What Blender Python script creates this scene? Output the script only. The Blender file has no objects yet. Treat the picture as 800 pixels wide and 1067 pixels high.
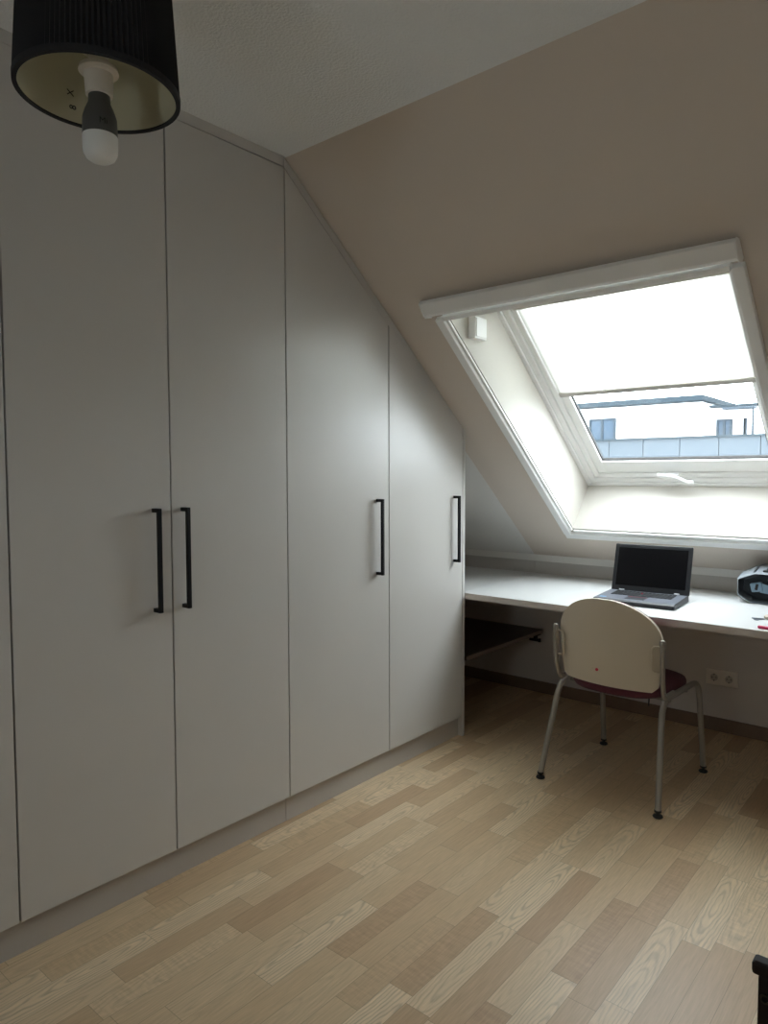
import bpy, bmesh, math, random
from mathutils import Vector, Matrix, Euler
random.seed(4)
C = bpy.context.scene.collection
scene = bpy.context.scene

# ------------------------------------------------------------------ helpers
def obj(name, bm, mat, parent=None, loc=None, smooth=False, angle=35):
    bmesh.ops.recalc_face_normals(bm, faces=bm.faces)
    me = bpy.data.meshes.new(name)
    bm.to_mesh(me); bm.free()
    for m in (mat if isinstance(mat, (list, tuple)) else [mat]):
        me.materials.append(m)
    o = bpy.data.objects.new(name, me)
    C.objects.link(o)
    if smooth:
        me.polygons.foreach_set('use_smooth', [True]*len(me.polygons))
        try: me.set_sharp_from_angle(angle=math.radians(angle))
        except Exception: pass
    if parent is not None: o.parent = parent
    if loc is not None: o.location = loc
    return o

def tag(o, label, cat, group=None, kind=None):
    o['label'] = label; o['category'] = cat
    if group: o['group'] = group
    if kind: o['kind'] = kind
    return o

def thing(name, label, cat, loc=(0, 0, 0), rotz=0, group=None):
    o = bpy.data.objects.new(name, None); C.objects.link(o)
    o.empty_display_size = .05
    o.location = loc; o.rotation_euler = (0, 0, rotz)
    return tag(o, label, cat, group)

def struct(name, bm, mat, parent=None, smooth=False):
    o = obj(name, bm, mat, parent, smooth=smooth)
    if parent is None: o['kind'] = 'structure'
    return o

def box(bm, lo, hi, bevel=0, seg=2, mi=0, fn=None):
    """axis aligned box; fn maps local coordinates (used for the slope frame)"""
    t = bmesh.new()
    vs = [t.verts.new((x, y, z)) for x in (lo[0], hi[0]) for y in (lo[1], hi[1]) for z in (lo[2], hi[2])]
    for f in ((0, 1, 3, 2), (4, 6, 7, 5), (0, 4, 5, 1), (2, 3, 7, 6), (0, 2, 6, 4), (1, 5, 7, 3)):
        t.faces.new([vs[i] for i in f])
    if bevel:
        bmesh.ops.bevel(t, geom=list(t.edges), offset=bevel, segments=seg, affect='EDGES', profile=.5)
    merge(bm, t, mi, fn)

def merge(bm, t, mi=0, fn=None):
    mp = {}
    for v in t.verts:
        mp[v] = bm.verts.new(fn(*v.co) if fn else v.co)
    for f in t.faces:
        try:
            nf = bm.faces.new([mp[v] for v in f.verts]); nf.material_index = mi
        except ValueError: pass
    t.free()

def prism(bm, poly, axis, a, b, bevel=0, mi=0, fn=None):
    """poly of 2D points extruded along axis from a to b"""
    t = bmesh.new()
    def P(p, k):
        if axis == 0: return (k, p[0], p[1])
        if axis == 1: return (p[0], k, p[1])
        return (p[0], p[1], k)
    A = [t.verts.new(P(p, a)) for p in poly]; B = [t.verts.new(P(p, b)) for p in poly]
    n = len(poly)
    t.faces.new(A[::-1]); t.faces.new(B)
    for i in range(n): t.faces.new((A[i], A[(i+1) % n], B[(i+1) % n], B[i]))
    if bevel:
        bmesh.ops.recalc_face_normals(t, faces=t.faces)
        bmesh.ops.bevel(t, geom=list(t.edges), offset=bevel, segments=2, affect='EDGES', profile=.5)
    merge(bm, t, mi, fn)

def lathe(bm, prof, n=32, org=(0, 0, 0), axis=2, close_top=True, close_bot=True, mi=0, M=None):
    rings = []
    for r, h in prof:
        ring = []
        for k in range(n):
            a = 2*math.pi*k/n
            p = Vector((r*math.cos(a), r*math.sin(a), h))
            if axis == 1: p = Vector((p.x, p.z, p.y))
            if axis == 0: p = Vector((p.z, p.x, p.y))
            if M is not None: p = M @ p
            ring.append(bm.verts.new(p + Vector(org)))
        rings.append(ring)
    for A, B in zip(rings, rings[1:]):
        for k in range(n):
            f = bm.faces.new((A[k], A[(k+1) % n], B[(k+1) % n], B[k])); f.material_index = mi
    if close_bot: bm.faces.new(rings[0][::-1]).material_index = mi
    if close_top: bm.faces.new(rings[-1]).material_index = mi

def fillet(pts, r, n=6):
    """round the corners of a polyline"""
    pts = [Vector(p) for p in pts]; out = [pts[0]]
    for i in range(1, len(pts)-1):
        a, b, c = pts[i-1], pts[i], pts[i+1]
        d = min(r, (a-b).length*.48, (c-b).length*.48)
        p0 = b+(a-b).normalized()*d; p2 = b+(c-b).normalized()*d
        for k in range(n+1):
            t = k/n
            out.append(p0*(1-t)**2 + b*2*t*(1-t) + p2*t*t)
    out.append(pts[-1]); return out

def tube(bm, pts, r, n=12, flat=1.0, mi=0):
    pts = [Vector(p) for p in pts]
    T0 = (pts[1]-pts[0]).normalized()
    ref = Vector((1, 0, 0)) if abs(T0.x) < .8 else Vector((0, 1, 0))
    N = (ref - T0*ref.dot(T0)).normalized()
    rings = []
    for i, p in enumerate(pts):
        T = ((pts[min(i+1, len(pts)-1)]-p).normalized() + (p-pts[max(i-1, 0)]).normalized())
        T = T.normalized() if T.length > 1e-6 else T0
        N = (N - T*N.dot(T)).normalized(); B = T.cross(N)
        rings.append([bm.verts.new(p + N*r*flat*math.cos(2*math.pi*k/n) + B*r*math.sin(2*math.pi*k/n)) for k in range(n)])
    for A, B in zip(rings, rings[1:]):
        for k in range(n):
            bm.faces.new((A[k], A[(k+1) % n], B[(k+1) % n], B[k])).material_index = mi
    bm.faces.new(rings[0][::-1]).material_index = mi; bm.faces.new(rings[-1]).material_index = mi

def text_mesh(body, size, depth=.0004):
    cu = bpy.data.curves.new('lettering', 'FONT'); cu.body = body; cu.size = size
    cu.align_x = 'CENTER'; cu.align_y = 'CENTER'; cu.extrude = depth
    t = bpy.data.objects.new('lettering', cu); C.objects.link(t)
    dg = bpy.context.evaluated_depsgraph_get()
    me = bpy.data.meshes.new_from_object(t.evaluated_get(dg))
    bm = bmesh.new(); bm.from_mesh(me)
    bpy.data.objects.remove(t); bpy.data.meshes.remove(me); bpy.data.curves.remove(cu)
    return bm

# ------------------------------------------------------------------ materials
def mat(name, col, rough=.5, metal=0, bump=0, bscale=200, var=0, vscale=4, spec=.5, coat=0, sheen=0, detail=3):
    m = bpy.data.materials.new(name); m.use_nodes = True
    nt = m.node_tree; b = nt.nodes['Principled BSDF']
    b.inputs['Base Color'].default_value = (*col, 1)
    b.inputs['Roughness'].default_value = rough
    b.inputs['Metallic'].default_value = metal
    b.inputs['Specular IOR Level'].default_value = spec
    if coat: b.inputs['Coat Weight'].default_value = coat
    if sheen: b.inputs['Sheen Weight'].default_value = sheen
    tc = nt.nodes.new('ShaderNodeTexCoord')
    if bump:
        n = nt.nodes.new('ShaderNodeTexNoise'); n.inputs['Scale'].default_value = bscale; n.inputs['Detail'].default_value = detail
        bp = nt.nodes.new('ShaderNodeBump'); bp.inputs['Strength'].default_value = bump; bp.inputs['Distance'].default_value = .004
        nt.links.new(tc.outputs['Object'], n.inputs['Vector'])
        nt.links.new(n.outputs['Fac'], bp.inputs['Height']); nt.links.new(bp.outputs['Normal'], b.inputs['Normal'])
    n = nt.nodes.new('ShaderNodeTexNoise'); n.inputs['Scale'].default_value = vscale; n.inputs['Detail'].default_value = 4
    r = nt.nodes.new('ShaderNodeMapRange')
    r.inputs['To Min'].default_value = 1-(var or .02); r.inputs['To Max'].default_value = 1+(var or .02)
    mx = nt.nodes.new('ShaderNodeVectorMath'); mx.operation = 'SCALE'; mx.inputs[0].default_value = col
    nt.links.new(tc.outputs['Object'], n.inputs['Vector']); nt.links.new(n.outputs['Fac'], r.inputs['Value'])
    nt.links.new(r.outputs['Result'], mx.inputs['Scale']); nt.links.new(mx.outputs['Vector'], b.inputs['Base Color'])
    return m

def floor_material():
    m = bpy.data.materials.new('wood_strip_vinyl'); m.use_nodes = True
    nt = m.node_tree; N = nt.nodes; L = nt.links; b = N['Principled BSDF']
    def math_(op, a, c=None, d=None):
        n = N.new('ShaderNodeMath'); n.operation = op
        for i, v in enumerate((a, c, d)):
            if v is None: continue
            if isinstance(v, (int, float)): n.inputs[i].default_value = v
            else: L.new(v, n.inputs[i])
        return n.outputs[0]
    def white(dim, v=None, w=None, out='Value'):
        n = N.new('ShaderNodeTexWhiteNoise'); n.noise_dimensions = dim
        if v is not None: L.new(v, n.inputs['Vector'])
        if w is not None: L.new(w, n.inputs['W'])
        return n.outputs[out]
    def comb(x, y, z=0):
        n = N.new('ShaderNodeCombineXYZ')
        for i, v in enumerate((x, y, z)):
            if isinstance(v, (int, float)): n.inputs[i].default_value = v
            else: L.new(v, n.inputs[i])
        return n.outputs[0]
    tc = N.new('ShaderNodeTexCoord'); sp = N.new('ShaderNodeSeparateXYZ'); L.new(tc.outputs['Object'], sp.inputs[0])
    X, Y = sp.outputs['X'], sp.outputs['Y']
    W, LEN = .0765, .43
    rx = math_('DIVIDE', X, W); row = math_('FLOOR', rx); fx = math_('SUBTRACT', rx, row)
    off = white('1D', w=row)
    ly = math_('ADD', math_('DIVIDE', Y, LEN), math_('MULTIPLY', off, 7.3))
    # uneven lengths: warp each strip's joints a little
    cell0 = math_('FLOOR', ly); jit = math_('MULTIPLY', math_('SUBTRACT', white('2D', v=comb(row, cell0)), .5), .0)
    ly = math_('ADD', ly, jit); cell = math_('FLOOR', ly); fy = math_('SUBTRACT', ly, cell)
    idv = comb(row, cell, 3.1)
    r1 = white('3D', v=idv); rc = white('3D', v=idv, out='Color')
    sc = N.new('ShaderNodeSeparateColor'); L.new(rc, sc.inputs[0])
    r2, r3, r4 = sc.outputs[0], sc.outputs[1], sc.outputs[2]
    # fine straight grain
    gv = comb(math_('ADD', math_('MULTIPLY', X, 1.0), math_('MULTIPLY', r2, 11)), math_('ADD', math_('MULTIPLY', Y, .05), math_('MULTIPLY', r3, 9)), r4)
    g = N.new('ShaderNodeTexNoise'); g.inputs['Scale'].default_value = 260; g.inputs['Detail'].default_value = 5; L.new(gv, g.inputs['Vector'])
    # cathedral figure: warped rings about a centre far along each strip
    wv = comb(math_('ADD', X, math_('MULTIPLY', r2, 5)), math_('ADD', math_('MULTIPLY', Y, .45), math_('MULTIPLY', r3, 5)), r1)
    wn = N.new('ShaderNodeTexNoise'); wn.inputs['Scale'].default_value = 16; wn.inputs['Detail'].default_value = 2.5; L.new(wv, wn.inputs['Vector'])
    cx = math_('ADD', math_('SUBTRACT', fx, .5), math_('MULTIPLY', math_('SUBTRACT', r3, .5), .9))
    cy = math_('MULTIPLY', math_('SUBTRACT', fy, r4), .9)
    dist = math_('SQRT', math_('ADD', math_('MULTIPLY', math_('MULTIPLY', cx, cx), 2.2), math_('MULTIPLY', cy, cy)))
    ph = math_('ADD', math_('MULTIPLY', dist, 36), math_('MULTIPLY', wn.outputs['Fac'], 17))
    ring = math_('MULTIPLY_ADD', math_('SINE', ph), .5, .5)
    ring = math_('POWER', ring, 3.0)
    amt = math_('MULTIPLY', math_('MAXIMUM', math_('SUBTRACT', r2, .28), 0), 1.5)
    # rippled cross figure on a few strips
    rp = N.new('ShaderNodeTexNoise'); rp.inputs['Scale'].default_value = 60; rp.inputs['Detail'].default_value = 2
    L.new(comb(math_('MULTIPLY', X, .35), math_('MULTIPLY', Y, 1.5), r1), rp.inputs['Vector'])
    ramt = math_('MULTIPLY', math_('GREATER_THAN', r4, .80), .38)
    # tone of every strip
    cr = N.new('ShaderNodeValToRGB'); e = cr.color_ramp
    e.elements[0].position = 0; e.elements[0].color = (*COL_FLOOR[0], 1)
    e.elements[1].position = 1; e.elements[1].color = (*COL_FLOOR[3], 1)
    k = e.elements.new(.3); k.color = (*COL_FLOOR[1], 1)
    k = e.elements.new(.65); k.color = (*COL_FLOOR[2], 1)
    L.new(r1, cr.inputs[0])
    shade = math_('ADD', math_('MULTIPLY_ADD', g.outputs['Fac'], .50, .77), math_('MULTIPLY', math_('MULTIPLY', ring, amt), -.26))
    shade = math_('ADD', shade, math_('MULTIPLY', math_('SUBTRACT', rp.outputs['Fac'], .5), ramt))
    # joints
    jx = math_('MINIMUM', fx, math_('SUBTRACT', 1, fx)); jy = math_('MINIMUM', fy, math_('SUBTRACT', 1, fy))
    joint = math_('MINIMUM', math_('MULTIPLY', jx, W/.0012), math_('MULTIPLY', jy, LEN/.0013))
    joint = math_('MINIMUM', joint, 1)
    shade = math_('MULTIPLY', shade, math_('MULTIPLY_ADD', joint, .45, .55))
    mx = N.new('ShaderNodeVectorMath'); mx.operation = 'SCALE'; L.new(cr.outputs[0], mx.inputs[0]); L.new(shade, mx.inputs['Scale'])
    L.new(mx.outputs[0], b.inputs['Base Color'])
    b.inputs['Roughness'].default_value = .42
    b.inputs['Specular IOR Level'].default_value = .4
    bp = N.new('ShaderNodeBump'); bp.inputs['Strength'].default_value = .12; bp.inputs['Distance'].default_value = .001
    L.new(shade, bp.inputs['Height']); L.new(bp.outputs[0], b.inputs['Normal'])
    return m

COL_FLOOR = [(.50, .335, .20), (.61, .443, .272), (.70, .533, .345), (.77, .603, .405)]

M = {}
M['floor'] = floor_material()
M['ceiling'] = mat('roughcast_white', (.79, .805, .81), .9, bump=1.0, bscale=120, detail=3)
M['slope'] = mat('taupe_wall_paint', (.66, .585, .515), .85, bump=.10, bscale=160)
M['corner'] = mat('fine_roughcast_grey_white', (.72, .70, .67), .9, bump=.4, bscale=170)
M['wall'] = mat('pale_wall_paint', (.62, .57, .52), .85, bump=.25, bscale=220)
M['wallwhite'] = mat('white_wall_paint', (.84, .83, .81), .85, bump=.25, bscale=220)
M['lining'] = mat('cream_lining', (.61, .58, .53), .6)
M['white'] = mat('white_lacquer', (.90, .90, .89), .35)
M['door'] = mat('pearl_grey_satin_laminate', (.575, .556, .533), .33, spec=.62)
M['edge'] = mat('grey_edge_band', (.50, .47, .43), .5)
M['gap'] = mat('dark_carcass', (.035, .032, .03), .8)
M['plinth'] = mat('grey_plinth_laminate', (.46, .43, .40), .5)
M['black'] = mat('matt_black_metal', (.006, .006, .007), .5, spec=.25)
M['desk'] = mat('white_worktop_laminate', (.60, .605, .60), .42)
M['deskedge'] = mat('worktop_edge_band', (.62, .58, .54), .5)
M['splash'] = mat('grey_upstand', (.52, .49, .46), .5)
M['ledge'] = mat('light_ledge_strip', (.76, .74, .70), .5)
M['base'] = mat('brown_skirting', (.20, .13, .085), .5, var=.12, vscale=20)
M['shelf'] = mat('dark_shelf_board', (.085, .062, .05), .5)
M['shelfedge'] = mat('brown_shelf_edging', (.24, .195, .165), .5)
M['shell'] = mat('beige_plastic_shell', (.62, .55, .44), .5)
M['maroon'] = mat('maroon_fabric', (.095, .014, .026), .9, bump=.5, bscale=600, sheen=.1)
M['chrome'] = mat('satin_grey_steel', (.36, .335, .30), .45, metal=.55)
M['rubber'] = mat('black_plastic_glide', (.015, .015, .015), .5)
M['red'] = mat('red_plastic', (.55, .02, .06), .4)
M['lap'] = mat('laptop_graphite', (.014, .015, .018), .45)
M['lapdeck'] = mat('laptop_dark_deck', (.115, .125, .150), .42)
M['screen'] = mat('laptop_black_screen', (.004, .004, .005), .22, spec=.35)
M['key'] = mat('laptop_black_keys', (.014, .015, .017), .5, spec=.3)
M['silver'] = mat('silver_hinge', (.35, .35, .36), .45, metal=.9)
M['bluetag'] = mat('light_blue_sticker', (.18, .42, .65), .5)
M['socket'] = mat('ivory_plastic', (.74, .68, .60), .45)
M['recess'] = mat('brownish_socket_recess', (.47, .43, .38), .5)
M['dark'] = mat('dark_hole', (.02, .018, .016), .7)
M['shade'] = mat('black_pleated_fabric', (.009, .009, .011), .8, bump=.2, bscale=500)
M['shadein'] = mat('cream_shade_lining', (.50, .47, .33), .8)
M['bulbgrey'] = mat('bulb_grey_body', (.085, .085, .08), .55)
M['bulb'] = mat('frosted_bulb_dome', (.78, .78, .76), .30, coat=.3)
M['porcelain'] = mat('white_socket_plastic', (.72, .66, .58), .45)
M['darkwood'] = mat('dark_brown_wood', (.014, .007, .005), .6, spec=.25, var=.2, vscale=12)
M['brass'] = mat('dull_brass', (.05, .042, .028), .5, metal=.6)
M['case'] = mat('silver_grey_case', (.24, .265, .295), .45)
M['casedark'] = mat('dark_grey_mesh_lining', (.035, .042, .05), .7, bump=.6, bscale=300)
M['strap'] = mat('slate_blue_strap', (.20, .29, .38), .7)
M['pink'] = mat('pink_marker_plastic', (.75, .05, .16), .35)
M['beige'] = mat('beige_tag', (.55, .48, .38), .6)
M['key_metal'] = mat('key_steel', (.25, .27, .32), .35, metal=.9)
M['render'] = mat('white_render', (.88, .89, .90), .9, bump=.1, bscale=40)
M['clad'] = mat('slate_blue_cladding', (.050, .060, .070), .8, spec=.05)
M['eave'] = mat('grey_eave', (.022, .03, .036), .8, spec=.05)
M['winframe'] = mat('grey_window_frame', (.03, .04, .05), .7, spec=.1)
M['winglass'] = mat('blue_grey_window_glass', (.03, .05, .075), .3, spec=.15)
M['ground'] = mat('outdoor_ground', (.18, .18, .17), .9)

def glass_mat():
    m = bpy.data.materials.new('clear_window_glass'); m.use_nodes = True
    nt = m.node_tree; nt.nodes.clear()
    o = nt.nodes.new('ShaderNodeOutputMaterial'); mx = nt.nodes.new('ShaderNodeMixShader')
    t = nt.nodes.new('ShaderNodeBsdfTransparent'); t.inputs[0].default_value = (.93, .96, .97, 1)
    g = nt.nodes.new('ShaderNodeBsdfGlossy'); g.inputs['Roughness'].default_value = .02
    f = nt.nodes.new('ShaderNodeFresnel')
    ge = nt.nodes.new('ShaderNodeNewGeometry'); mr = nt.nodes.new('ShaderNodeMapRange')      # same index from both sides of the pane
    mr.inputs['To Min'].default_value = 1.45; mr.inputs['To Max'].default_value = 1/1.45
    nt.links.new(ge.outputs['Backfacing'], mr.inputs['Value']); nt.links.new(mr.outputs['Result'], f.inputs['IOR'])
    nt.links.new(f.outputs[0], mx.inputs[0]); nt.links.new(t.outputs[0], mx.inputs[1]); nt.links.new(g.outputs[0], mx.inputs[2])
    nt.links.new(mx.outputs[0], o.inputs[0])
    return m
M['glass'] = glass_mat()

def blind_mat():
    m = bpy.data.materials.new('white_blind_fabric'); m.use_nodes = True
    nt = m.node_tree; nt.nodes.clear()
    o = nt.nodes.new('ShaderNodeOutputMaterial'); mx = nt.nodes.new('ShaderNodeMixShader'); mx.inputs[0].default_value = .62
    d = nt.nodes.new('ShaderNodeBsdfDiffuse'); d.inputs[0].default_value = (.85, .85, .83, 1)
    t = nt.nodes.new('ShaderNodeBsdfTranslucent'); t.inputs[0].default_value = (.92, .92, .89, 1)
    nt.links.new(d.outputs[0], mx.inputs[1]); nt.links.new(t.outputs[0], mx.inputs[2]); nt.links.new(mx.outputs[0], o.inputs[0])
    return m
M['blind'] = blind_mat()

# ------------------------------------------------------------------ the room
H, YC, T = 2.5154, -1.186, .7998          # ceiling height, start of the slope, slope
YB = .907                                  # knee wall
XL, XR, YR = -.62, 2.75, -4.2
def rz(y): return H - T*(y-YC)
CO, SI = .78094, .62460
def R(x, s, n): return (x, -.6+CO*s+SI*n, 2.04688-SI*s+CO*n)      # slope frame: s down the slope, n outwards

bm = bmesh.new(); box(bm, (XL-.1, YR-.1, -.1), (XR+.1, YB+.12, 0)); struct('floor', bm, M['floor'])
bm = bmesh.new(); box(bm, (XL-.1, YR-.1, H), (XR+.1, YC, H+.15)); struct('ceiling', bm, M['ceiling'])
bm = bmesh.new(); box(bm, (XL-.12, YR-.1, 0), (XL, YB+.12, H)); struct('wall_left', bm, M['wall'])
bm = bmesh.new(); box(bm, (XR, YR-.1, 0), (XR+.12, YB+.12, H)); struct('wall_right', bm, M['wallwhite'])
bm = bmesh.new(); box(bm, (XL, YB, 0), (XR, YB+.12, rz(YB)-.001)); struct('wall_knee', bm, M['wall'])

# back wall behind the viewer with a small invented window added for fill light
bm = bmesh.new()
BW = (.99, 1.40, 1.10, 1.58)
box(bm, (XL, YR-.12, 0), (BW[0], YR, H)); box(bm, (BW[1], YR-.12, 0), (XR, YR, H))
box(bm, (BW[0], YR-.12, 0), (BW[1], YR, BW[2])); box(bm, (BW[0], YR-.12, BW[3]), (BW[1], YR, H))
struct('wall_back', bm, M['wallwhite'])
bm = bmesh.new()
for lo, hi in (((BW[0], BW[2]), (BW[0]+.06, BW[3])), ((BW[1]-.06, BW[2]), (BW[1], BW[3])), ((BW[0]+.06, BW[2]), (BW[1]-.06, BW[2]+.06)), ((BW[0]+.06, BW[3]-.06), (BW[1]-.06, BW[3]))):
    box(bm, (lo[0], YR-.1, lo[1]), (hi[0], YR-.03, hi[1]), .004)
w2 = struct('fill_window', bm, M['white'])
bm = bmesh.new(); box(bm, (BW[0]+.06, YR-.07, BW[2]+.06), (BW[1]-.06, YR-.066, BW[3]-.06)); obj('pane', bm, M['glass'], w2)

# slope with the skylight hole
SX0, SX1, S0, S1, TH = .266, 1.377, .018, 1.617, .40
sT = (YC+.6)/CO; sB = (YB+.6)/CO
bm = bmesh.new()
XS = -.084
for a, b, c, d in ((XS, SX0, sT, sB), (SX1, XR, sT, sB), (SX0, SX1, sT, S0), (SX0, SX1, S1, sB)):
    box(bm, (a, c, 0), (b, d, TH), fn=R)
struct('wall_slope', bm, M['slope'])
bm = bmesh.new(); box(bm, (XL, sT, 0), (XS-.0005, sB, TH), fn=R); struct('wall_slope_corner', bm, M['corner'])

# skirting under the desk, upstand and its ledge behind the desk
bm = bmesh.new(); box(bm, (XL, YB-.014, 0), (XR, YB, .07), .003); struct('baseboard_knee', bm, M['base'])
bm = bmesh.new(); box(bm, (XL, YB-.012, .7405), (XS-.001, YB, .815)); struct('trim_1', bm, M['splash'])
bm = bmesh.new(); box(bm, (XS+.001, YB-.012, .7405), (XR, YB, .815)); struct('trim_2', bm, M['splash'])
bm = bmesh.new(); prism(bm, [(YB-.022, .8155), (YB-.001, .8155), (YB-.001, .840), (YB-.022, .856)], 0, XL, XR, .001); struct('trim_3', bm, M['ledge'])
# filler strips between the wardrobe and ceiling / slope
bm = bmesh.new(); box(bm, (-.03, YR+.9, 2.480), (-.006, YC-.012, H)); struct('trim_4', bm, M['door'])
bm = bmesh.new()
prism(bm, [(YC-.010, 2.478), (-.02, rz(-.02)-.052), (-.02, rz(-.02)-.001), (YC-.010, H-.0005)], 0, -.03, -.006); struct('trim_5', bm, M['door'])

# ------------------------------------------------------------------ skylight
bm = bmesh.new()
IN = (.278, 1.365, .03, 1.605)            # inner faces of the lining
for lo, hi in (((SX0, S0), (IN[0], S1)), ((IN[1], S0), (SX1, S1)), ((IN[0], S0), (IN[1], IN[2])), ((IN[0], IN[3]), (IN[1], S1))):
    box(bm, (lo[0], lo[1], .0), (hi[0], hi[1], .312), fn=R)
win = struct('window_1', bm, M['lining'])
def ring(bm, x0, x1, s0, s1, w, n0, n1, bev=.004, wt=None, wb=None):
    wt = wt or w; wb = wb or w
    box(bm, (x0, s0, n0), (x0+w, s1, n1), bev, fn=R); box(bm, (x1-w, s0, n0), (x1, s1, n1), bev, fn=R)
    box(bm, (x0+w, s0, n0), (x1-w, s0+wt, n1), bev, fn=R); box(bm, (x0+w, s1-wb, n0), (x1-w, s1, n1), bev, fn=R)
bm = bmesh.new()
ring(bm, SX0, SX1, S0, S1, .062, .312, .42)
ring(bm, SX0+.01, SX1-.01, S0+.01, S1-.01, .022, .300, .312, .003)
obj('frame', bm, M['white'], win)
GX0, GX1, GS0, GS1 = .405, IN[0]+IN[1]-.405, .25, 1.435
bm = bmesh.new()
ring(bm, .330, 1.643-.330, .085, 1.555, .030, .322, .3615)
ring(bm, .360, 1.643-.360, .115, 1.525, .045, .332, .3615, wt=.14, wb=.088)
sash = obj('sash', bm, M['white'], win)
bm = bmesh.new()
ring(bm, .4045, 1.643-.4045, .2545, 1.4375, .006, .345, .36, .0)
obj('glazing_gasket', bm, M['dark'], sash)
bm = bmesh.new(); box(bm, (.406, .256, .352), (1.643-.406, 1.436, .358), fn=R); obj('pane', bm, M['glass'], win)
# lever on the lower frame
bm = bmesh.new()
box(bm, (.735, 1.512, .300), (.80, 1.532, .325), .006, fn=R)
tube(bm, [R(*p) for p in fillet([(.70, 1.505, .296), (.79, 1.507, .285), (.845, 1.535, .270), (.875, 1.535, .272)], .03)], .011, flat=1)
obj('window_handle', bm, M['white'], win, smooth=True)

# insect screen housing around the skylight opening
scr = thing('roller_screen', 'white roller screen housing with side rails fixed around the skylight opening', 'roller screen', R(.8, .0, 0))
L0 = Vector(R(.8, .0, 0))
def rel(fn, o): return lambda *p: Vector(fn(*p))-Vector(o)
RR = rel(R, L0)
bm = bmesh.new()
prism(bm, [(-.022, -.002), (-.046, -.026), (-.044, -.044), (.006, -.058), (.020, -.054), (.024, -.03), (.040, -.026), (.046, -.002)], 0, .214, 1.404, .003, fn=RR)
obj('cassette', bm, M['white'], scr)
for xa, xb in ((.2105, .2135), (1.4045, 1.4075)):
    bm = bmesh.new(); prism(bm, [(-.024, -.002), (-.048, -.026), (-.046, -.046), (.006, -.060), (.022, -.056), (.048, -.024), (.048, -.002)], 0, xa, xb, .0005, fn=RR)
    obj('end_cap', bm, M['white'], scr)
bm = bmesh.new(); box(bm, (.265, .0465, -.034), (1.372, .068, -.014), .003, fn=RR); obj('screen_bar', bm, M['white'], scr)
for x0, x1, xi in ((.224, .262, .274), (1.410, 1.372, 1.360)):
    bm = bmesh.new()
    box(bm, (min(x0, x1), .061, -.028), (max(x0, x1), 1.630, -.001), .003, fn=RR)
    box(bm, (min(x1, xi)-.001, .061, -.012), (max(x1, xi)+.001, 1.610, -.001), .002, fn=RR)
    obj('side_rail', bm, M['white'], scr)
bm = bmesh.new()
box(bm, (.224, 1.631, -.024), (1.410, 1.674, -.001), .003, fn=RR)
box(bm, (.28, 1.611, -.012), (1.36, 1.631, -.001), .002, fn=RR)
obj('bottom_rail', bm, M['white'], scr)

# roller blind
bl = thing('roller_blind', 'white roller blind pulled halfway down inside the skylight', 'blind', R(.8215, .3, .325))
RB = rel(R, R(.8215, .3, .325))
BX0, BX1 = .372, 1.643-.372
bm = bmesh.new(); box(bm, (BX0, .25, .316), (BX1, .885, .3175), fn=RB); obj('blind_fabric', bm, M['blind'], bl)
bm = bmesh.new(); box(bm, (BX0-.002, .872, .308), (BX1+.002, .898, .322), .003, fn=RB); obj('bottom_bar', bm, M['edge'], bl)
bm = bmesh.new(); box(bm, (BX0-.004, .20, .285), (BX1+.004, .318, .321), .008, fn=RB); obj('blind_cassette', bm, M['lining'], bl)

# little sensor box on the reveal
sn = thing('sensor_box', 'small white sensor box on the left reveal of the skylight', 'sensor', R(.279, .25, .11))
sn.location = (.2782, -.3525, 1.978)
bm = bmesh.new(); box(bm, (0, -.0475, -.0475), (.036, .0475, .0475), .005); obj('housing', bm, M['white'], sn)
bm = bmesh.new(); box(bm, (.036, -.040, -.040), (.040, .040, .040), .0015); obj('cover', bm, M['white'], sn)

# ------------------------------------------------------------------ wardrobe
ZP = .104
def ztop(y): return min(2.476, rz(y)-.056)
S = [-3.2, -2.2, -1.7, -1.2, -.602, -.021]
def carcass(a, b, loc):
    bm = bmesh.new(); x0, x1 = -.60, -.0215
    d = .010
    for y0, y1 in ((a+.001, a+.017), (b-.017, b-.001)):
        prism(bm, [(y0, ZP), (y1, ZP), (y1, ztop(y1)-d), (y0, ztop(y0)-d)], 0, x0, x1, fn=lambda x, y, z: Vector((x, y, z))-loc)
    prism(bm, [(a+.017, ZP), (b-.017, ZP), (b-.017, ztop(b-.017)-d), (a+.017, ztop(a+.017)-d)], 0, x0, x0+.01, fn=lambda x, y, z: Vector((x, y, z))-loc)
    box(bm, (x0+.01, a+.017, ZP), (x1, b-.017, ZP+.018), fn=lambda x, y, z: Vector((x, y, z))-loc)
    prism(bm, [(a+.017, ztop(a+.017)-.03), (b-.017, ztop(b-.017)-.03), (b-.017, ztop(b-.017)-d), (a+.017, ztop(a+.017)-d)], 0, x0+.01, x1, fn=lambda x, y, z: Vector((x, y, z))-loc)
    box(bm, (x0+.012, a+.018, 1.1), (x1-.03, b-.018, 1.118), fn=lambda x, y, z: Vector((x, y, z))-loc)
    # feet behind the plinth
    for yy in (a+.08, b-.08):
        for xx in (-.12, -.5):
            lathe(bm, [(.02, 0), (.02, ZP)], 12, Vector((xx, yy, 0))-loc)
    return bm
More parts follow.
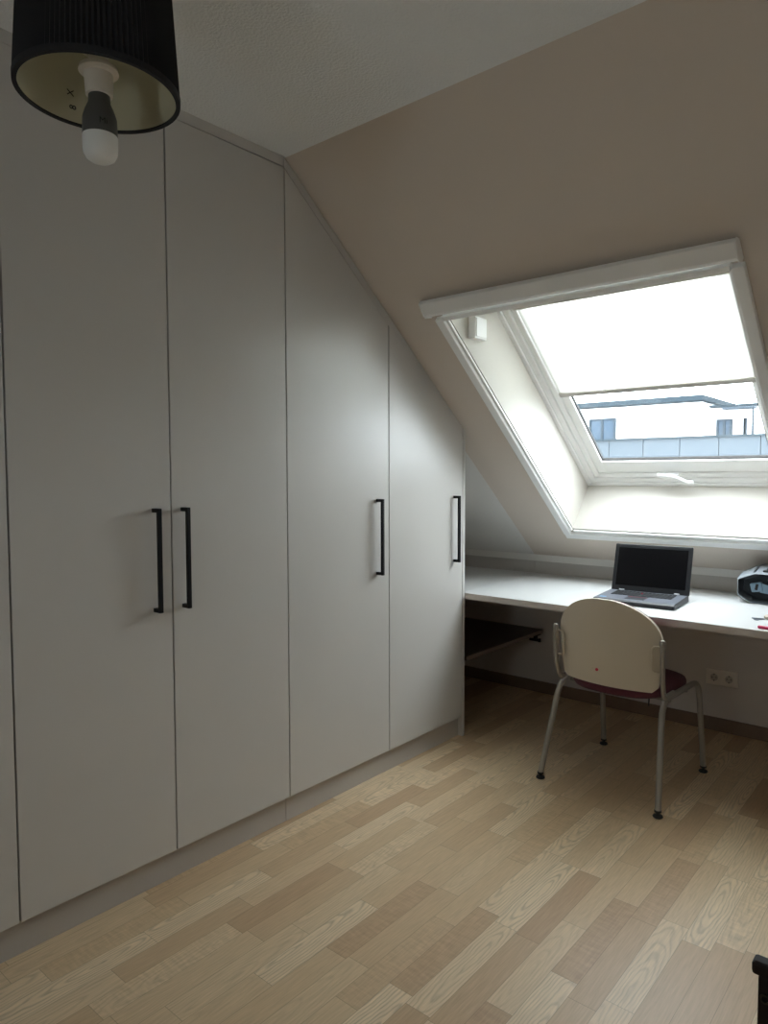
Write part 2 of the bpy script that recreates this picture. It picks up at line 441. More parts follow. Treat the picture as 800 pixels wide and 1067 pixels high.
def wardrobe(a, b, doors, label):
    loc = Vector((-.3, (a+b)/2, 0))
    u = thing('wardrobe', label, 'wardrobe', loc)
    obj('carcass', carcass(a, b, loc), M['gap'], u)
    for (p, q, hy) in doors:
        g = .0026
        bm = bmesh.new()
        prism(bm, [(p+g, ZP), (q-g, ZP), (q-g, ztop(q-g)), (p+g, ztop(p+g))], 0, -.020, 0, .0012, fn=lambda x, y, z: Vector((x, y, z))-loc)
        d = obj('door', bm, M['door'], u)
        if hy is not None:
            bm = bmesh.new()
            z0, z1, r = .909, 1.239, .0065
            for lo, hi in (((.0, z0), (.026, z0+2*r)), ((.0, z1-2*r), (.026, z1)), ((.026, z0), (.038, z1))):
                box(bm, (lo[0], hy-r, lo[1]), (hi[0], hy+r, hi[1]), .0012, fn=lambda x, y, z: Vector((x, y, z))-loc)
            obj('handle', bm, M['black'], d)
    return u
wardrobe(S[0], S[1], [(S[0], -2.7, None), (-2.7, S[1], None)], 'pale grey wardrobe unit at the left edge, only a sliver of its door showing')
wardrobe(S[1], S[3], [(S[1], S[2], -1.764), (S[2], S[3], -1.659)], 'tall pale grey wardrobe unit with two full-height doors and paired black handles')
wardrobe(S[3], S[4], [(S[3], S[4], -.684)], 'pale grey single-door wardrobe unit with sloped top next to the double doors')
wardrobe(S[4], S[5], [(S[4], S[5], -.099)], 'lowest single-door wardrobe unit with sloped top beside the desk')
# end panel
ep = bmesh.new(); lo_ = Vector((-.3, -.010, 0))
prism(ep, [(-.0195, 0), (-.0005, 0), (-.0005, rz(0)-.006), (-.0195, rz(-.0195)-.006)], 0, -.6, 0, .001, fn=lambda x, y, z: Vector((x, y, z))-lo_)
tag(obj('end_panel', ep, M['door'], loc=lo_), 'pale grey end panel closing the wardrobe where the desk begins', 'panel')
# plinth boards
for a, b, lab in ((-3.2, S[3]-.001, 'grey plinth board on the floor under the tall wardrobe doors'), (S[3]+.001, -.021, 'grey plinth board on the floor under the two sloped wardrobe doors')):
    lp = Vector((-.033, (a+b)/2, 0)); bm = bmesh.new()
    box(bm, (-.041, a, .0), (-.025, b, ZP-.004), .001, fn=lambda x, y, z: Vector((x, y, z))-lp)
    tag(obj('plinth_board', bm, M['plinth'], loc=lp), lab, 'plinth')

# ------------------------------------------------------------------ desk
DT, DZ = .03, .74
def worktop(x0, x1, label):
    lo = Vector(((x0+x1)/2, .4475, DZ-DT))
    t = thing('worktop', label, 'desk', lo)
    bm = bmesh.new(); box(bm, (x0, .003, DZ-DT), (x1, YB-.013, DZ), .001, fn=lambda x, y, z: Vector((x, y, z))-lo); obj('board', bm, M['desk'], t)
    bm = bmesh.new(); box(bm, (x0, .0005, DZ-DT), (x1, .003, DZ-.0012), 0, fn=lambda x, y, z: Vector((x, y, z))-lo); obj('edge_band', bm, M['deskedge'], t)
    return t
cw = worktop(-.615, -.0425, 'white corner worktop board reaching behind the wardrobe end panel')
worktop(-.040, XR-.005, 'long white desk worktop under the skylight carrying the laptop')

bm = bmesh.new(); box(bm, (-.28, -.36, -.3055), (-.25, -.33, 0), .002); obj('support_post', bm, M['deskedge'], cw)

# low shelf in the corner
sl = thing('low_shelf', 'dark shelf board mounted low under the corner worktop', 'shelf', (-.3, .45, .38))
bm = bmesh.new(); box(bm, (-.315, -.42, 0), (.292, .415, .024), .002); obj('board', bm, M['shelf'], sl)
bm = bmesh.new(); box(bm, (.289, -.418, .002), (.2945, .413, .022), .001); obj('edge_band', bm, M['shelfedge'], sl)
bm = bmesh.new()
box(bm, (.235, .375, -.012), (.283, .41, 0), .002); box(bm, (.245, .38, -.042), (.262, .405, -.010), .002)
box(bm, (.215, .385, -.05), (.285, .402, -.036), .002); lathe(bm, [(.009, 0), (.009, .02)], 12, (.28, .393, -.052))
obj('bracket', bm, M['black'], sl)

# ------------------------------------------------------------------ double wall socket
so = thing('wall_socket', 'ivory double power socket on the wall under the desk', 'socket', (.9975, YB, .283))
bm = bmesh.new(); box(bm, (-.0775, -.010, -.040), (.0775, 0, .040), .003); obj('cover_plate', bm, M['socket'], so)
for sx in (-.036, .036):
    bm = bmesh.new()
    box(bm, (sx-.031, -.013, -.031), (sx+.031, -.0101, .031), .001)
    lathe(bm, [(.0215, -.0131), (.0215, -.0150), (.0195, -.0150), (.0193, -.0132)], 28, (sx, 0, 0), axis=1)
    ins = obj('socket_insert', bm, M['socket'], so)
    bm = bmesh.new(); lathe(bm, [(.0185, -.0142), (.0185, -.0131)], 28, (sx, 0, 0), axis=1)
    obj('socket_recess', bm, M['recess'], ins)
    bm = bmesh.new()
    for px in (-.0095, .0095): lathe(bm, [(.0027, -.0148), (.0027, -.0141)], 12, (sx+px, 0, 0), axis=1)
    for pz in (-.0165, .0165): box(bm, (sx-.002, -.0155, pz-.003), (sx+.002, -.0140, pz+.003))
    obj('pin_holes', bm, M['dark'], ins)

# ------------------------------------------------------------------ chair
ch = thing('visitor_chair', 'beige shell-backed chair with maroon cushion and grey steel legs at the desk', 'chair', (.823, .0515, 0), math.radians(-3.3))
def sup(a, p):                           # superellipse direction
    c, s = math.cos(a), math.sin(a)
    return math.copysign(abs(c)**(2/p), c), math.copysign(abs(s)**(2/p), s)
bm = bmesh.new(); n = 56; rings = []
for (k, z) in ((.60, .414), (.86, .415), (.965, .420), (1.0, .432), (1.0, .442), (.975, .454), (.90, .461), (.70, .464), (.4, .461), (.1, .459)):
    rg = []
    for i in range(n):
        a = 2*math.pi*i/n; cx_, sy_ = sup(a, 2.9)
        wx = .222 - .018*(sy_ < 0)*abs(sy_)
        x, y = cx_*wx*k, .016+sy_*.228*k
        rg.append(bm.verts.new((x, y, z - .022*max(0, y-.16)*6*(1 if y > .16 else 0)*.6 + .0*max(0, -y-.1))))
    rings.append(rg)
for A, B in zip(rings, rings[1:]):
    for i in range(n): bm.faces.new((A[i], A[(i+1) % n], B[(i+1) % n], B[i]))
bm.faces.new(rings[0][::-1]); bm.faces.new(rings[-1])
obj('seat_cushion', bm, M['maroon'], ch, smooth=True, angle=60)
bm = bmesh.new(); rings = []
# back shell: rows bottom to top, rounded arch outline, curved in plan
def shell_w(z):
    if z < .655: return .206 + .022*math.sin(.5*math.pi*(z-.455)/.20)
    t = (z-.655)/(.826-.655); return .228*math.sqrt(max(0, 1-t**2.15))
def shell_pt(u, z, dy):
    w = shell_w(z); x = u*w
    y = -.218 - .075*(z-.455) + 1.05*x*x + dy
    return Vector((x, y, z))
def shell(bm, zmin, zmax, sc, y0, y1, puff=0):
    rows = []
    nz, nu = 30, 24
    zs = [zmin+(zmax-zmin)*math.sin(.5*math.pi*(i/nz)) for i in range(nz+1)]
    zc = .62
    def row(dy, pf):
        out = []
        for j, z in enumerate(zs):
            rr = []
            for i in range(nu+1):
                u = -1+2*i/nu
                zb = z
                zz = zc+(min(max(zb, .4551), .8259)-zc)
                w = shell_w(zz)*sc
                if zb-zmin < .03: w -= .018*(1-math.sqrt(max(0, 1-(1-(zb-zmin)/.03)**2)))
                x = u*w
                e = min(1, min(1-abs(u), (zb-zmin)/.16, (zmax-zb)/.16)*4)
                rr.append(bm.verts.new((x, -.218-.075*(zz-.455)+1.05*x*x+dy+pf*math.sqrt(max(0, e)), zz)))
            out.append(rr)
        return out
    A = row(y0, 0); B = row(y1, puff)
    for G, fl in ((A, 0), (B, 1)):
        for j in range(nz):
            for i in range(nu):
                q = (G[j][i], G[j][i+1], G[j+1][i+1], G[j+1][i]); bm.faces.new(q if fl else q[::-1])
    for j in range(nz):
        for i in (0, nu): bm.faces.new((A[j][i], A[j+1][i], B[j+1][i], B[j][i]))
    for i in range(nu):
        bm.faces.new((A[0][i], A[0][i+1], B[0][i+1], B[0][i])); bm.faces.new((A[nz][i], A[nz][i+1], B[nz][i+1], B[nz][i]))
bm = bmesh.new(); shell(bm, .4555, .8245, 1, 0, .015)
bmesh.ops.remove_doubles(bm, verts=bm.verts, dist=.0004)
bs = obj('back_shell', bm, M['shell'], ch, smooth=True, angle=50)
bm = bmesh.new(); shell(bm, .475, .8225, .985, .0155, .023, .014)
bmesh.ops.remove_doubles(bm, verts=bm.verts, dist=.0004)
obj('back_cushion', bm, M['maroon'], ch, smooth=True, angle=60)
bm = bmesh.new(); lathe(bm, [(.0065, -.003), (.0065, .002)], 16, (-.030, -.2225, .520), axis=1); obj('screw_cap', bm, M['red'], bs)
bm = bmesh.new(); lathe(bm, [(.003, -.002), (.003, .002)], 10, (-.052, -.2215, .521), axis=1); obj('screw', bm, M['shell'], bs)
for s in (-1, 1):
    # one bent tube per side: rear leg, seat rail, front leg
    rear = (s*.262, -.279, .022); front = (s*.239, .279, .022)
    rtop = (s*.229, -.172, .428); ftop = (s*.229, .225, .430)
    m1 = (s*.229, .02, .428)
    bm = bmesh.new(); tube(bm, fillet([rear, rtop, m1], .075, 8), .0125); lg = obj('leg', bm, M['chrome'], ch, smooth=True)
    bm = bmesh.new(); lathe(bm, [(.0065, .010), (.0065, .018), (.0138, .021), (.0138, .029)], 14, (rear[0], rear[1], 0)); lathe(bm, [(.017, 0), (.020, .004), (.017, .009), (.007, .013)], 18, (rear[0], rear[1], 0)); obj('glide', bm, M['rubber'], lg, smooth=True)
    bm = bmesh.new(); tube(bm, fillet([m1, ftop, front], .075, 8), .0125); lg = obj('leg', bm, M['chrome'], ch, smooth=True)
    bm = bmesh.new(); lathe(bm, [(.0065, .010), (.0065, .018), (.0138, .021), (.0138, .029)], 14, (front[0], front[1], 0)); lathe(bm, [(.017, 0), (.020, .004), (.017, .009), (.007, .013)], 18, (front[0], front[1], 0)); obj('glide', bm, M['rubber'], lg, smooth=True)
    bm = bmesh.new(); tube(bm, fillet([(s*.230, -.06, .437), (s*.232, -.165, .437), (s*.237, -.192, .50), (s*.2385, -.203, .672)], .05, 8), .013, flat=.75)
    up = obj('back_upright', bm, M['chrome'], ch, smooth=True)
    bm = bmesh.new()
    tube(bm, fillet([(s*.226, -.203, .655), (s*.200, -.203, .652), (s*.196, -.207, .63), (s*.196, -.209, .57), (s*.2, -.205, .55), (s*.226, -.195, .548)], .012, 5), .0045)
    obj('bracket', bm, M['shell'], up, smooth=True)
    bm = bmesh.new(); lathe(bm, [(.0125, .66), (.012, .676), (.008, .682)], 14, (s*.2375, -.203, 0)); obj('end_cap', bm, M['chrome'], up, smooth=True)
bm = bmesh.new()
tube(bm, [(-.226, .10, .412), (.226, .10, .412)], .010); tube(bm, [(-.226, -.08, .412), (.226, -.08, .412)], .010)
obj('cross_bar', bm, M['chrome'], ch, smooth=True)
bm = bmesh.new(); tube(bm, [(.145, -.10, .42), (.145, -.105, .375)], .003); obj('stacking_pin', bm, M['rubber'], ch)

# ------------------------------------------------------------------ laptop
lt = thing('laptop', 'open black laptop with dark screen standing on the white desk', 'laptop', (.776, .437, DZ), math.radians(4.1))
LW = .368
bm = bmesh.new()
prism(bm, [(-.262, .004), (0, .002), (0, .030), (-.252, .024), (-.262, .018)], 0, -LW/2, LW/2, .0025)
base = obj('base', bm, M['lap'], lt)
def dk(y): return .024+.006*(y+.235)/.235
bm = bmesh.new()
t = bmesh.new()
vs = [t.verts.new(p) for p in ((-LW/2+.004, -.248, dk(-.248)+.0002), (LW/2-.004, -.248, dk(-.248)+.0002), (LW/2-.004, -.012, dk(-.012)+.0002), (-LW/2+.004, -.012, dk(-.012)+.0002))]
t.faces.new(vs); e = bmesh.ops.extrude_face_region(t, geom=list(t.faces)); bmesh.ops.translate(t, vec=(0, 0, .0008), verts=[v for v in e['geom'] if isinstance(v, bmesh.types.BMVert)])
merge(bm, t); obj('palm_rest', bm, M['lapdeck'], lt)
bm = bmesh.new()
kw = .0187
for r in range(6):
    yy = -.030-r*.0182; hgt = .0085 if r == 0 else .0155
    cols = 15
    for c in range(cols):
        if r == 5 and 4 <= c <= 8: continue
        x0 = -.140+c*kw
        box(bm, (x0+.001, yy-hgt, dk(yy)+.001), (x0+kw-.0015, yy, dk(yy)+.0035), .0008, 1)
    if r == 5: box(bm, (-.140+4*kw+.001, yy-hgt, dk(yy)+.001), (-.140+9*kw-.0015, yy, dk(yy)+.0035), .0008, 1)
kb = obj('keyboard', bm, M['key'], lt)
bm = bmesh.new(); lathe(bm, [(.0038, 0), (.0044, .004), (.003, .005)], 12, (-.008, -.078, dk(-.078)+.002)); obj('pointing_stick', bm, M['red'], lt)
bm = bmesh.new(); box(bm, (-.05, -.215, dk(-.2)), (.038, -.160, dk(-.17)+.0012), .0004, 1); obj('touchpad', bm, M['lap'], lt)
bm = bmesh.new(); box(bm, (-.052, -.157, dk(-.155)), (.040, -.143, dk(-.150)+.002), .0006, 1); tp = obj('click_buttons', bm, M['key'], lt)
bm = bmesh.new(); box(bm, (-.050, -.1585, dk(-.158)+.0006), (.038, -.1572, dk(-.157)+.0022)); obj('button_stripe', bm, M['red'], tp)
bm = bmesh.new(); box(bm, (-.165, -.222, dk(-.21)), (-.135, -.205, dk(-.21)+.0013)); obj('sticker', bm, M['bluetag'], lt)
# lid leaning back
LA = math.radians(17)
def lid(x, y, z): return Vector((x, .004+z*math.sin(LA)+y*math.cos(LA), .026+z*math.cos(LA)-y*math.sin(LA)))
bm = bmesh.new(); box(bm, (-LW/2, 0, .002), (LW/2, .013, .238), .004, fn=lid); ld = obj('lid', bm, M['lap'], lt)
bm = bmesh.new(); box(bm, (-LW/2+.019, -.0006, .028), (LW/2-.019, .001, .219), fn=lid); obj('screen', bm, M['screen'], ld)
for sx in (-1, 1):
    bm = bmesh.new(); tube(bm, [(sx*.118, .002, .031), (sx*.142, .002, .031)], .0042, 10); obj('hinge', bm, M['silver'], lt, smooth=True)

# ------------------------------------------------------------------ grey case with recessed end on the right of the desk
cs = thing('carrying_case', 'grey carrying case with dark recessed end lying on the desk near the wall', 'case', (1.336, .70, DZ))
prof = [(-.205, .035), (-.150, .002), (.20, .002), (.215, .03), (.215, .11), (.17, .145), (-.135, .145), (-.205, .115)]
def inset(poly, d):
    cx_ = sum(p[0] for p in poly)/len(poly); cz_ = sum(p[1] for p in poly)/len(poly)
    return [(p[0]-math.copysign(d, p[0]-cx_), p[1]-math.copysign(d*.8, p[1]-cz_)) for p in poly]
bm = bmesh.new()
O = prof; I = inset(prof, .006)
n = len(O)
v = {}
for key, poly, y in (('of', O, -.10), ('if', I, -.104), ('ib', inset(I, .012), -.045), ('ob', [(p[0]*.97, p[1]+(.024 if p[1] > .1 else 0)) for p in O], .10), ('om', [(p[0]*1.01, p[1]+(.020 if p[1] > .1 else 0)) for p in O], 0)):
    v[key] = [bm.verts.new((p[0], y, p[1])) for p in poly]
def band(a, b, mi):
    for i in range(n): bm.faces.new((v[a][i], v[a][(i+1) % n], v[b][(i+1) % n], v[b][i])).material_index = mi
band('of', 'om', 0); band('om', 'ob', 0); band('of', 'if', 0); band('if', 'ib', 1)
bm.faces.new(v['ib']).material_index = 1; bm.faces.new(v['ob'][::-1]).material_index = 0
bmesh.ops.bevel(bm, geom=[e for e in bm.edges if all(f.material_index == 0 for f in e.link_faces)], offset=.006, segments=2, affect='EDGES', profile=.5)
obj('case_body', bm, [M['case'], M['casedark']], cs, smooth=True, angle=40)
bm = bmesh.new()
box(bm, (-.150, -.085, .055), (-.100, -.060, .098), .006); bmesh.ops.rotate(bm, verts=bm.verts, cent=(-.12, -.07, .07), matrix=Matrix.Rotation(math.radians(-12), 3, 'Y'))
stp = obj('buckle', bm, M['strap'], cs, smooth=True)
bm = bmesh.new(); box(bm, (-.1315, -.0875, .062), (-.1195, -.084, .090), .001); bmesh.ops.rotate(bm, verts=bm.verts, cent=(-.12, -.07, .07), matrix=Matrix.Rotation(math.radians(10), 3, 'Y')); obj('slot', bm, M['dark'], stp)
bm = bmesh.new()
t = bmesh.new(); pts = [(-.11, .096, .052), (-.07, .085, .048), (-.02, .065, .04), (.05, .058, .04), (.15, .055, .042)]
tv = []
for x, zt, zb in pts: tv.append((t.verts.new((x, -.082, zb)), t.verts.new((x, -.076, zt)), t.verts.new((x, -.072, zt)), t.verts.new((x, -.078, zb))))
for a, b in zip(tv, tv[1:]):
    for i in range(4): t.faces.new((a[i], a[(i+1) % 4], b[(i+1) % 4], b[i]))
t.faces.new(tv[0]); t.faces.new(tv[-1][::-1]); merge(bm, t); obj('strap', bm, M['strap'], cs, smooth=True)
for k, (x, z, l) in enumerate(((-.075, .11, .03), (-.045, .105, .026), (-.02, .108, .03), (.02, .106, .03))):
    bm = bmesh.new(); tube(bm, [(x, -.062, z+l/2), (x-.004, -.066, z), (x+.003, -.062, z-l/2)], .004, 8); obj('cord_loop', bm, M['case'], cs, smooth=True)
bm = bmesh.new(); tube(bm, fillet([(-.085, -.066, .1555), (-.09, -.01, .1665), (-.06, .05, .1725), (.05, .085, .174), (.16, .08, .174)], .03), .0035, 8)
box(bm, (-.100, -.085, .149), (-.065, -.06, .157), .002); obj('top_cord', bm, M['rubber'], cs, smooth=True)

# ------------------------------------------------------------------ small things by the desk edge
mk = thing('marker_pen', 'pink marker pen lying at the front edge of the desk', 'pen', (1.345, .035, DZ), math.radians(-4))
bm = bmesh.new(); lathe(bm, [(.003, 0), (.006, .003), (.0065, .02), (.0065, .045)], 16, (0, 0, .0068), axis=0); obj('cap', bm, M['pink'], mk, smooth=True)
bm = bmesh.new(); lathe(bm, [(.0058, .0455), (.0058, .125), (.004, .130)], 16, (0, 0, .0068), axis=0); obj('barrel', bm, M['pink'], mk, smooth=True)
ky = thing('key_ring', 'small beige tag with two metal keys on the desk at the right edge', 'keys', (1.330, .245, DZ), math.radians(35))
bm = bmesh.new(); lathe(bm, [(.02, 0), (.026, .004), (.026, .012), (.02, .016)], 24, (.02, .0, .001)); obj('tag', bm, M['beige'], ky, smooth=True)
for a, d in ((200, .06), (160, .055)):
    bm = bmesh.new(); c_, s_ = math.cos(math.radians(a)), math.sin(math.radians(a))
    def kf(x, y, z): return (c_*x-s_*y, s_*x+c_*y, z)
    box(bm, (.008, -.003, .001), (d-.018, .003, .0035), .0006, fn=kf); lathe(bm, [(.010, .001), (.010, .0035)], 18, kf(d-.012, 0, 0)); obj('key', bm, M['key_metal'], ky)

# ------------------------------------------------------------------ pendant lamp
LX, LY, LZ = .628, -2.252, 2.097
pl = thing('pendant_lamp', 'black pleated drum pendant lamp hanging from the white ceiling', 'lamp', (LX, LY, H))
def pleat(bm, r0, z0, r1, z1, n=100, amp=.0026):
    A, B = [], []
    for k in range(2*n):
        a = math.pi*k/n; d = amp if k % 2 else -amp
        A.append(bm.verts.new(((r0+d)*math.cos(a), (r0+d)*math.sin(a), z0))); B.append(bm.verts.new(((r1+d)*math.cos(a), (r1+d)*math.sin(a), z1)))
    for k in range(2*n): bm.faces.new((A[k], A[(k+1) % (2*n)], B[(k+1) % (2*n)], B[k]))
ZB, ZT = LZ-H, LZ-H+.23
RB_, RT_ = .1545, .139
bm = bmesh.new(); pleat(bm, RB_-.0015, ZB+.004, RT_, ZT-.003)
lathe(bm, [(RB_-.008, ZB), (RB_+.001, ZB), (RB_+.0014, ZB+.012), (RB_-.006, ZB+.012), (RB_-.008, ZB)], 96, close_top=False, close_bot=False)
lathe(bm, [(RT_-.005, ZT-.01), (RT_+.001, ZT-.01), (RT_+.0012, ZT), (RT_-.005, ZT), (RT_-.005, ZT-.01)], 96, close_top=False, close_bot=False)
sh = obj('lamp_shade', bm, M['shade'], pl)
bm = bmesh.new(); lathe(bm, [(RB_-.0052, ZB+.003), (RT_-.0052, ZT-.006)], 96, close_top=False, close_bot=False)
lathe(bm, [(RT_-.0072, ZT-.006), (RB_-.0072, ZB+.003)], 96, close_top=False, close_bot=False); ln = obj('shade_lining', bm, M['shadein'], sh, smooth=True)
bm = bmesh.new()
for k in range(3):
    a = k*2*math.pi/3+.4; tube(bm, [(.020*math.cos(a), .020*math.sin(a), ZT-.16), (.05*math.cos(a), .05*math.sin(a), ZT-.15), ((RT_-.008)*math.cos(a), (RT_-.008)*math.sin(a), ZT-.012)], .002, 8)
obj('spider', bm, M['porcelain'], sh, smooth=True)
SZ = LZ-H
bm = bmesh.new(); lathe(bm, [(.004, SZ+.09), (.014, SZ+.088), (.019, SZ+.075), (.019, SZ+.056), (.036, SZ+.054), (.038, SZ+.046), (.034, SZ+.042), (.028, SZ+.041), (.0265, SZ+.015), (.0255, SZ+.001), (.020, SZ+.0)], 40); obj('bulb_socket', bm, M['porcelain'], pl, smooth=True)
bm = bmesh.new(); lathe(bm, [(.0175, SZ+.012), (.0205, SZ+.002), (.0212, SZ-.014), (.0275, SZ-.028), (.0325, SZ-.044), (.0335, SZ-.078)], 40); bb = obj('bulb_base', bm, M['bulbgrey'], pl, smooth=True)
bm = bmesh.new(); lathe(bm, [(.0335, SZ-.0782), (.0335, SZ-.098), (.0322, SZ-.112), (.0275, SZ-.121), (.019, SZ-.1265), (.008, SZ-.128)], 40); obj('bulb_dome', bm, M['bulb'], pl, smooth=True)
for body, az, zz in (('X', 175, 2.158), ('8', 173, 2.130)):
    g = text_mesh(body, .020)
    for vv in g.verts:
        rr = RB_-.0074-(zz-LZ)*(RB_-RT_)/.23-.0005-vv.co.z; an = math.radians(az)+vv.co.y/rr
        vv.co = Vector((rr*math.cos(an), rr*math.sin(an), zz-H+vv.co.x))
    obj('printed_mark', g, M['dark'], ln)
tm = text_mesh('Mi', .016)
dirc = Vector((1.9927-LX, -2.988-LY, 0)).normalized(); aa = math.atan2(dirc.y, dirc.x)
for vv in tm.verts:
    ang = aa+vv.co.x/.033+.2; r = .0334+vv.co.z
    vv.co = Vector((r*math.cos(ang), r*math.sin(ang), SZ-.060+vv.co.y))
obj('bulb_mark', tm, M['dark'], bb)
bm = bmesh.new(); lathe(bm, [(.003, SZ+.088), (.003, -.03)], 10); obj('cable', bm, M['porcelain'], pl)
bm = bmesh.new(); lathe(bm, [(.048, 0), (.048, -.012), (.03, -.032), (.006, -.034)], 32); obj('ceiling_rose', bm, M['porcelain'], pl, smooth=True)

# ------------------------------------------------------------------ dark wooden panel in the corner of the picture
dp = thing('wooden_chair_back', 'dark brown wooden back panel with projecting top rail at the bottom right corner', 'furniture', (1.936, -1.66, 0), 0)
bm = bmesh.new(); box(bm, (-.222, -.012, .472), (.222, .018, .496), .006); obj('top_rail', bm, M['darkwood'], dp)
for s in (-1, 1):
    bm = bmesh.new(); box(bm, (s*.200-.011, -.010, 0), (s*.200+.011, .014, .473), .003); po = obj('post', bm, M['darkwood'], dp)
    if s < 0:
        bm = bmesh.new(); lathe(bm, [(.0055, -.0135), (.0085, -.0135), (.0085, -.009), (.0055, -.009), (.0055, -.0135)], 20, (s*.200+.001, 0, .437), axis=1, close_top=False, close_bot=False); obj('screw_ring', bm, M['brass'], po)
bm = bmesh.new(); box(bm, (-.190, -.004, .12), (.190, .008, .473), .002); obj('back_panel', bm, M['darkwood'], dp)

# ------------------------------------------------------------------ outside
bm = bmesh.new(); box(bm, (-30, 3.0, -4.2), (30, 40, -4)); gr = struct('ground', bm, M['ground'])
nb = thing('neighbouring_house', 'white rendered flat-roofed house seen through the skylight', 'house', (-4, 13, -4))
O3 = Vector((-4, 13, -4)); rw = lambda x, y, z: Vector((x, y, z))-O3
bm = bmesh.new(); box(bm, (-9, 10, -4), (-1.75, 17, 2.60), fn=rw); obj('main_block', bm, M['render'], nb)
bm = bmesh.new(); box(bm, (-1.749, 10.3, -4), (-.95, 16, 2.50), fn=rw); obj('side_block', bm, M['render'], nb)
bm = bmesh.new(); box(bm, (-9.2, 9.75, 2.601), (-1.67, 17.1, 2.70), .01, fn=rw); obj('roof_edge', bm, M['eave'], nb)
bm = bmesh.new(); box(bm, (-1.669, 10.1, 2.501), (-.90, 16.1, 2.535), fn=rw); obj('roof_edge', bm, M['eave'], nb)
for x0, x1, z0, z1, y in ((-3.80, -3.28, 1.7, 2.40, 10.0), (-1.585, -1.33, 1.7, 2.30, 10.3), (-1.15, -1.10, 1.9, 2.30, 10.3)):
    bm = bmesh.new(); f = .035
    box(bm, (x0, y-.05, z0), (x0+f, y-.001, z1), fn=rw); box(bm, (x1-f, y-.05, z0), (x1, y-.001, z1), fn=rw)
    box(bm, (x0+f, y-.05, z1-f), (x1-f, y-.001, z1), fn=rw); box(bm, (x0+f, y-.05, z0), (x1-f, y-.001, z0+f), fn=rw)
    if x1-x0 > .1: box(bm, ((x0+x1)/2-.02, y-.045, z0+f), ((x0+x1)/2+.02, y-.001, z1-f), fn=rw)
    wf = obj('window', bm, M['winframe'], nb)
    bm = bmesh.new(); box(bm, (x0+.01, y-.03, z0+.01), (x1-.01, y-.002, z1-.01), fn=rw); obj('pane', bm, M['winglass'], wf)
bm = bmesh.new(); tube(bm, [rw(-.93, 9.95, 1.9), rw(-.93, 9.95, 2.44), rw(-1.35, 9.95, 2.45)], .022, 8); box(bm, (-1.40, 9.9, 2.44), (-.90, 10.05, 2.475), fn=rw); obj('canopy_frame', bm, M['winframe'], nb)
ex = thing('low_extension', 'low blue-grey clad building in front of the white house outside', 'building', (-1, 9.4, -4))
O4 = Vector((-1, 9.4, -4)); rw4 = lambda x, y, z: Vector((x, y, z))-O4
bm = bmesh.new()
x = -9.0
while x < 6:
    box(bm, (x+.006, 9.0, -4), (x+.594, 9.7, 1.925), fn=rw4); x += .6
box(bm, (-9, 9.02, -4), (6, 9.68, 1.92), fn=rw4)
obj('cladding', bm, M['clad'], ex)
bm = bmesh.new(); box(bm, (-9, 8.96, 1.926), (6, 9.74, 1.958), fn=rw4); obj('coping', bm, M['eave'], ex)

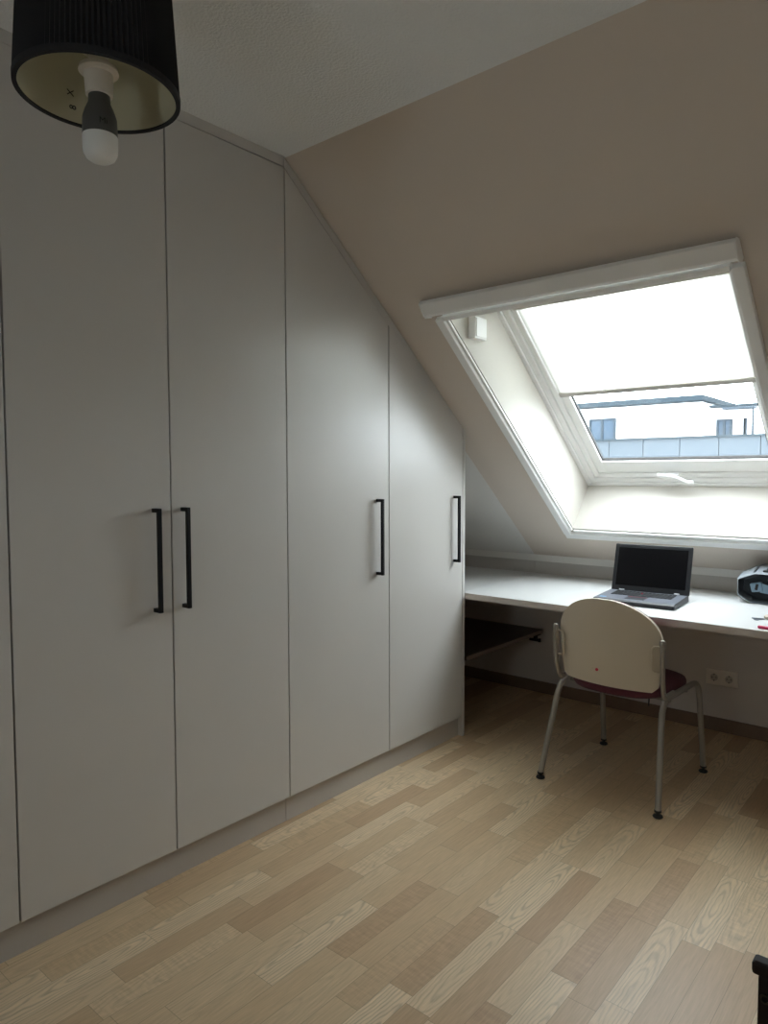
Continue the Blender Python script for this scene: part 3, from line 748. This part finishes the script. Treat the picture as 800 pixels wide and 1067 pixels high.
# ------------------------------------------------------------------ light
SKY = 1.0
w = bpy.data.worlds.new('overcast'); scene.world = w; w.use_nodes = True
nt = w.node_tree; nt.nodes.clear()
o = nt.nodes.new('ShaderNodeOutputWorld'); bg = nt.nodes.new('ShaderNodeBackground')
tc = nt.nodes.new('ShaderNodeTexCoord'); sp = nt.nodes.new('ShaderNodeSeparateXYZ'); cr = nt.nodes.new('ShaderNodeValToRGB')
cr.color_ramp.elements[0].position = .0; cr.color_ramp.elements[0].color = (.89, .94, .98, 1)
cr.color_ramp.elements[1].position = .9; cr.color_ramp.elements[1].color = (.93, .97, 1.0, 1)
nt.links.new(tc.outputs['Generated'], sp.inputs[0]); nt.links.new(sp.outputs['Z'], cr.inputs[0]); nt.links.new(cr.outputs[0], bg.inputs[0])
bg.inputs['Strength'].default_value = SKY*8
nt.links.new(bg.outputs[0], o.inputs[0])
def portal(name, loc, rot, sx, sy):
    l = bpy.data.lights.new(name, 'AREA'); l.shape = 'RECTANGLE'; l.size = sx; l.size_y = sy; l.cycles.is_portal = True
    ob = bpy.data.objects.new(name, l); C.objects.link(ob); ob.location = loc; ob.rotation_euler = rot
    return ob
nrm = -Vector((0, SI, CO))
portal('skylight_portal', R(.8215, .82, .44), nrm.to_track_quat('-Z', 'Y').to_euler(), 1.15, 1.65)

portal('fill_window_portal', ((BW[0]+BW[1])/2, YR-.13, (BW[2]+BW[3])/2), Vector((0, 1, 0)).to_track_quat('-Z', 'Y').to_euler(), BW[1]-BW[0], BW[3]-BW[2])  # guides sky light through the added fill window in the back wall

# ------------------------------------------------------------------ camera
cam = bpy.data.cameras.new('camera'); co = bpy.data.objects.new('camera', cam); C.objects.link(co)
cam.sensor_fit = 'VERTICAL'; cam.sensor_height = 32; cam.lens = 733.386*32/1067; cam.clip_start = .02
yaw, pit, rol = .70300, -.05280, -.0023
f = Vector((-math.sin(yaw)*math.cos(pit), math.cos(yaw)*math.cos(pit), math.sin(pit)))
r = f.cross(Vector((0, 0, 1))).normalized(); u = r.cross(f)
r2 = r*math.cos(rol)+u*math.sin(rol); u2 = u*math.cos(rol)-r*math.sin(rol)
co.matrix_world = Matrix((( r2.x, u2.x, -f.x, 1.9927), (r2.y, u2.y, -f.y, -2.9882), (r2.z, u2.z, -f.z, 1.3432), (0, 0, 0, 1)))
scene.camera = co

vs = scene.view_settings
scene.display_settings.display_device = 'sRGB'
vs.view_transform = 'Standard'; vs.look = 'None'; vs.gamma = 1; vs.use_curve_mapping = False; vs.exposure = 1.05
cy = scene.cycles
cy.max_bounces = 10; cy.diffuse_bounces = 7; cy.glossy_bounces = 4; cy.transparent_max_bounces = 12
cy.use_denoising = True; cy.caustics_reflective = False; cy.sample_clamp_indirect = 0
try: cy.denoiser = 'OPENIMAGEDENOISE'
except Exception: pass
